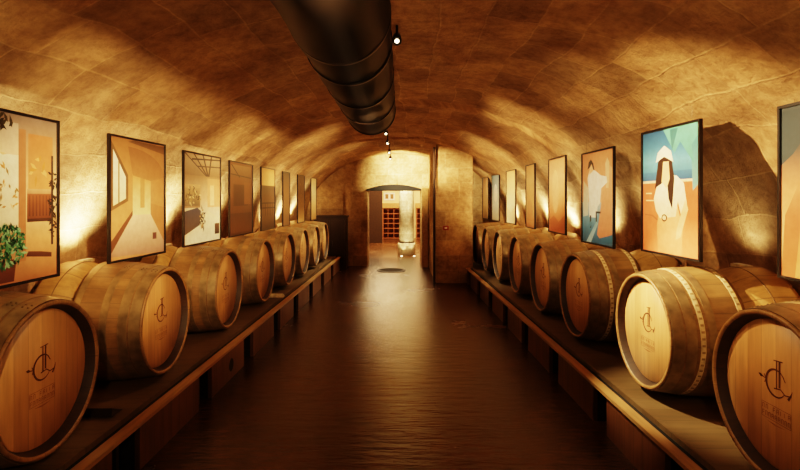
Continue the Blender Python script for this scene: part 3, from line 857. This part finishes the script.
artR7 = stops(0, 1, 0, 1, G('c0b8a0', 'c8d8d8', 'a8c8d8', '789cb0')) + [(ell(0.5, 0.6, 0.25, 0.2), G('e8e8e0', 'd8e8f0'))]
artR8 = stops(0, 1, 0, 1, G('d8a060', 'e8b878', 'e0a870', 'b88050'))
HP = 0.875
ZL = EYE-0.435
#           near(X,Y)       far(X,Y)
Lp = [((1.935, 2.03), (1.92, 2.88), artL1, 'wide framed photograph of a flowery terrace house with green potted plant, nearest on the left'),
      ((1.94, 3.41), (1.895, 4.13), artL2, 'framed photograph of a narrow vaulted alley with a bright window'),
      ((1.935, 4.57), (1.90, 5.42), artL3, 'framed photograph of a pale terrace under roof beams, third on the left'),
      ((1.92, 5.76), (1.885, 6.55), artL4, 'dark brown framed photograph of a dim interior, fourth on the left'),
      ((1.87, 6.89), (1.845, 7.55), artL5, 'framed photograph with pale top and dark railing, fifth on the left'),
      ((1.845, 8.06), (1.825, 8.48), artL6, 'narrow looking grey brown poster, sixth on the left'),
      ((1.82, 9.10), (1.80, 9.66), artL7, 'brown framed poster, seventh on the left from the camera'),
      ((1.79, 10.30), (1.765, 10.80), artL8, 'bright cream poster, farthest on the left wall')]
for n_, f_, art, lab in Lp:
    picture((-n_[0], n_[1]), (-f_[0], f_[1]), ZL, HP, art, lab, -1)
Rp = [((1.94, 1.95), (1.93, 2.61), artR1, 'framed illustration of a dark-haired face with raised hand, nearest on the right', 1.148),
      ((1.82, 3.10), (1.785, 3.78), artR2, 'framed poster of a woman in white hat and long hair on a beach', 1.165),
      ((1.81, 4.33), (1.80, 5.07), artR3, 'framed poster of a figure in white above blue steps on a peach ground', 1.125),
      ((1.79, 5.53), (1.80, 6.20), artR4, 'peach and rust coloured framed poster, fourth on the right', 1.155),
      ((1.775, 6.74), (1.775, 7.22), artR5, 'cream and orange framed poster, fifth on the right', 1.150),
      ((1.80, 7.97), (1.785, 8.60), artR6, 'pale cream framed poster, sixth on the right', 1.145),
      ((1.80, 9.28), (1.775, 9.90), artR7, 'pale blue framed poster, seventh on the right', 1.14),
      ((1.80, 10.45), (1.77, 10.98), artR8, 'tan framed poster, farthest on the right wall', 1.13)]
for n_, f_, art, lab, z0 in Rp:
    picture((f_[0], f_[1]), (n_[0], n_[1]), z0, HP, art, lab, 1)

# ------------------------------------------------------------------ duct
t = thing('ventilation_duct', 'large dark round ventilation duct hanging under the crown of the vault', 'duct', (-0.265, 0, 2.36))
def lathe_y(bm, prof, n=56):
    rings = [[bm.verts.new((r*math.cos(2*PI*i/n), y, r*math.sin(2*PI*i/n))) for i in range(n)] for y, r in prof]
    for a, b in zip(rings, rings[1:]):
        for i in range(n):
            f = bm.faces.new((a[i], a[(i+1) % n], b[(i+1) % n], b[i])); f.smooth = True
R_ = 0.222
prof = []
y = -1.4
while y < 4.66:
    prof.append((y, R_+0.004*math.sin(y*9.0))); y += 0.06
prof += [(4.68, R_), (4.70, R_-0.012), (4.66, R_-0.018), (3.9, R_-0.018)]
bm = bmesh.new(); lathe_y(bm, prof)
for v in bm.verts: v.co.z += 0.004*noise.noise(Vector((v.co.x*6, v.co.y*3, v.co.z*6)))
link('duct_body', bm, M['duct'], t)
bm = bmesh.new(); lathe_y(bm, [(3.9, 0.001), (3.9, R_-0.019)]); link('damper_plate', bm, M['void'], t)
for yb in (0.4, 1.35, 2.22, 2.62, 3.3, 4.0, 4.66):
    bm = bmesh.new(); lathe_y(bm, [(yb-0.02, R_), (yb-0.018, R_+0.005), (yb+0.018, R_+0.005), (yb+0.02, R_)]); link('seam_band', bm, M['ductband'], t)
for yb in (1.0, 3.0, 4.3):
    bm = bmesh.new(); tube(bm, [(0, yb, R_-0.005), (0, yb, 0.30)], 0.006, 6); link('hanger_rod', bm, M['steel'], t)

# ------------------------------------------------------------------ track lamps
def spot_lamp(x, y, z, label, tilt, stem):
    t = thing('track_spotlight', label, 'lamp', (x, y, z), 0, 'ceiling spotlights along the crown')
    bm = bmesh.new(); tube(bm, [(0, 0, 0.03), (0, 0, stem)], 0.008, 8); link('stem', bm, M['steel'], t)
    hd = bmesh.new()
    n = 20; rings = []
    for q, r in ((0.055, 0.012), (0.05, 0.026), (-0.03, 0.032), (-0.035, 0.030)):
        rings.append([hd.verts.new((r*math.cos(2*PI*i/n), r*math.sin(2*PI*i/n), q)) for i in range(n)])
    for a, b in zip(rings, rings[1:]):
        for i in range(n): hd.faces.new((a[i], a[(i+1) % n], b[(i+1) % n], b[i])).smooth = True
    hd.faces.new(rings[0])
    bmesh.ops.rotate(hd, verts=hd.verts, cent=(0, 0, 0), matrix=Matrix.Rotation(tilt, 3, 'X'))
    h = link('lamp_head', hd, M['steel'], t)
    bm = bmesh.new(); bmesh.ops.create_circle(bm, cap_ends=True, segments=20, radius=0.014)
    bmesh.ops.translate(bm, verts=bm.verts, vec=(0, 0, -0.034))
    bmesh.ops.rotate(bm, verts=bm.verts, cent=(0, 0, 0), matrix=Matrix.Rotation(tilt, 3, 'X'))
    link('lamp_lens', bm, M['lamp'], h)
    return t
spot_lamp(-0.02, 3.35, 2.60, 'small bright spotlight beside the dark duct', -0.9, 0.09)
farl = ['spotlight nearest the camera in the far chain of ceiling lamps', 'second spotlight in the far chain of ceiling lamps',
        'third spotlight in the far chain of ceiling lamps', 'last ceiling spotlight just before the end wall']
for i, (y, z) in enumerate(((7.3, 2.50), (8.2, 2.46), (9.4, 2.42), (10.6, 2.40))):
    spot_lamp(-0.20, y, z, farl[i], -0.9, (2.62 if y < 9 else 2.58)-z)

# ------------------------------------------------------------------ lights
WARM = (1.0, 0.66, 0.33)
def spot(x, y, z, tx, ty, tz, e, ang=70, blend=0.6, col=WARM, r=0.02):
    L = bpy.data.lights.new('spot', 'SPOT'); L.energy = e; L.color = col; L.spot_size = math.radians(ang); L.spot_blend = blend; L.shadow_soft_size = r
    o = bpy.data.objects.new('spot_light', L); C.objects.link(o); o.location = (x, y, z)
    d = Vector((tx-x, ty-y, tz-z)); o.rotation_euler = d.to_track_quat('-Z', 'Y').to_euler()
def point(x, y, z, e, col=WARM, r=0.05):
    L = bpy.data.lights.new('point', 'POINT'); L.energy = e; L.color = col; L.shadow_soft_size = r
    o = bpy.data.objects.new('point_light', L); C.objects.link(o); o.location = (x, y, z)
# wall washers from the crown
WASH = (1.0, 0.66, 0.33)
for y, ty, tz, e, an in ((-0.7, 2.0, 1.65, 260, 56), (1.1, 4.4, 1.65, 640, 50), (3.3, 6.6, 1.75, 700, 40), (5.5, 9.0, 1.65, 850, 40), (8.4, 10.9, 1.7, 200, 56)):
    spot(0.02, y, 2.08 if y < 5 else 2.30, -2.1, ty, tz, e, an, 1.0, WASH)
for y, ty, tz, e, an in ((-0.3, 2.0, 1.6, 160, 60), (3.35, 2.95, 1.50, 420, 62), (2.3, 4.9, 1.6, 330, 46), (4.0, 6.9, 1.75, 700, 42), (6.2, 9.4, 1.65, 850, 40), (8.9, 10.8, 1.7, 200, 56)):
    spot(0.08, y, 2.32, 2.1, ty, tz, e, an, 1.0, WASH)
# small uplights lying on the rear barrels, close to the wall
gapn = {-1: 'left', 1: 'right'}
for side, ysl, es in ((-1, LY, (46, 46, 40, 36, 34, 34, 34, 34)), (1, RY, (22, 3, 10, 30, 34, 34, 34, 34))):
    for i, Y in enumerate(ysl):
        yy = Y+0.16; vx = vault_x(yy, 1.2)
        zt = 0.298+RB+math.sqrt(RB**2-0.16**2)
        xx = side*(vx-0.13)
        t = thing('wall_uplight', f'small pale wall uplight lying on the {ordw[i]} rear barrel of the {gapn[side]} row', 'lamp', (xx, yy, zt+0.012), 0, f'uplights behind the {gapn[side]} posters')
        bm = bmesh.new(); box(bm, -0.03, 0.03, -0.07, 0.07, 0.0, 0.022); bevel(bm, 0.005); link('housing', bm, M['band'], t)
        bm = bmesh.new(); box(bm, -0.02, 0.02, -0.06, 0.06, 0.0225, 0.025); link('diffuser', bm, M['white'], t)
        spot(side*(vx-0.20), yy, zt+0.09, side*(vx+0.02), yy, 1.72, es[i]*2.1, 120, 1.0, (1.0, 0.80, 0.46), 0.07)
# accents on the barrel heads, from the crown and a little beyond each barrel
EL = (24, 34, 44, 30, 80, 200, 280, 320)
ER = (46, 700, 24, 36, 50, 200, 90, 60)
for side, ysl, es in ((-1, LY, EL), (1, RY, ER)):
    for i, Y in enumerate(ysl):
        hot = side > 0 and i == 1
        spot(side*0.10, Y+0.55, 2.07 if (side < 0 and Y < 4.6) else 2.30, mapp(side, 1.64, Y), Y, 0.80 if not hot else 0.86, es[i], 36 if hot else 34, 0.8, (1.0, 0.82, 0.48) if (hot or i > 4) else (1.0, 0.68, 0.36))
# added soft fill that brightens the nearest posters, no fixture
for x, y, tx, ty, e in ((-0.1, 1.6, -1.93, 2.6, 70), (-0.1, 3.0, -1.9, 3.8, 70), (-0.1, 4.2, -1.9, 5.0, 110), (0.1, 1.4, 1.93, 2.4, 20), (0.1, 2.8, 1.8, 3.45, 10), (0.1, 4.0, 1.8, 4.7, 60)):
    spot(x, y, 2.0, tx, ty, 1.55, e, 34, 0.9, (1.0, 0.80, 0.52), 0.2)
# added upward fill towards the crown of the vault, no lamp there
for y in (0.2, 2.4, 5.0): spot(0.1, y, 0.5, 0.1, y+0.3, 2.7, 17, 150, 1.0, (1.0, 0.62, 0.28), 0.4)
# end wall spot
spot(-0.10, 10.95, 2.28, 0.12, 12.0, 2.10, 400, 112, 1.0, (1.0, 0.78, 0.42))
spot(0.5, 8.0, 2.3, 1.2, 9.6, 1.6, 60, 60, 1.0)
spot(1.5, 9.9, 2.0, 1.6, 11.1, 1.7, 45, 90, 1.0, (1.0, 0.8, 0.45))
# far room
La = bpy.data.lights.new('area', 'AREA'); La.energy = 600; La.size = 3; La.color = (1.0, 0.66, 0.34)
o = bpy.data.objects.new('area_light', La); C.objects.link(o); o.location = (0.3, 17.0, 3.1)
spot(0.1, 12.9, 2.9, 0.18, 14.1, 0.9, 900, 60, 0.8, (1.0, 0.82, 0.50))
for dx in (-0.14, 0.20): spot(0.18+dx, 13.70, 0.03, 0.18+dx*0.6, 13.95, 0.6, 12, 60, 0.5, (1, 0.85, 0.5))

w = bpy.data.worlds.new('World'); bpy.context.scene.world = w; w.use_nodes = True
w.node_tree.nodes['Background'].inputs['Color'].default_value = (0.9, 0.5, 0.2, 1)
w.node_tree.nodes['Background'].inputs['Strength'].default_value = 0.01

# ------------------------------------------------------------------ camera
cam = bpy.data.cameras.new('Camera'); co = bpy.data.objects.new('Camera', cam); C.objects.link(co)
co.location = (0, 0, EYE); co.rotation_euler = (PI/2, 0, 0)
cam.sensor_width = 36; cam.lens = F/800*36; cam.shift_y = -36/800; cam.clip_start = 0.05
bpy.context.scene.camera = co
vs = bpy.context.scene.view_settings
vs.view_transform = 'Filmic'; vs.look = 'High Contrast'; vs.exposure = 0.08
bpy.context.scene.cycles.max_bounces = 8
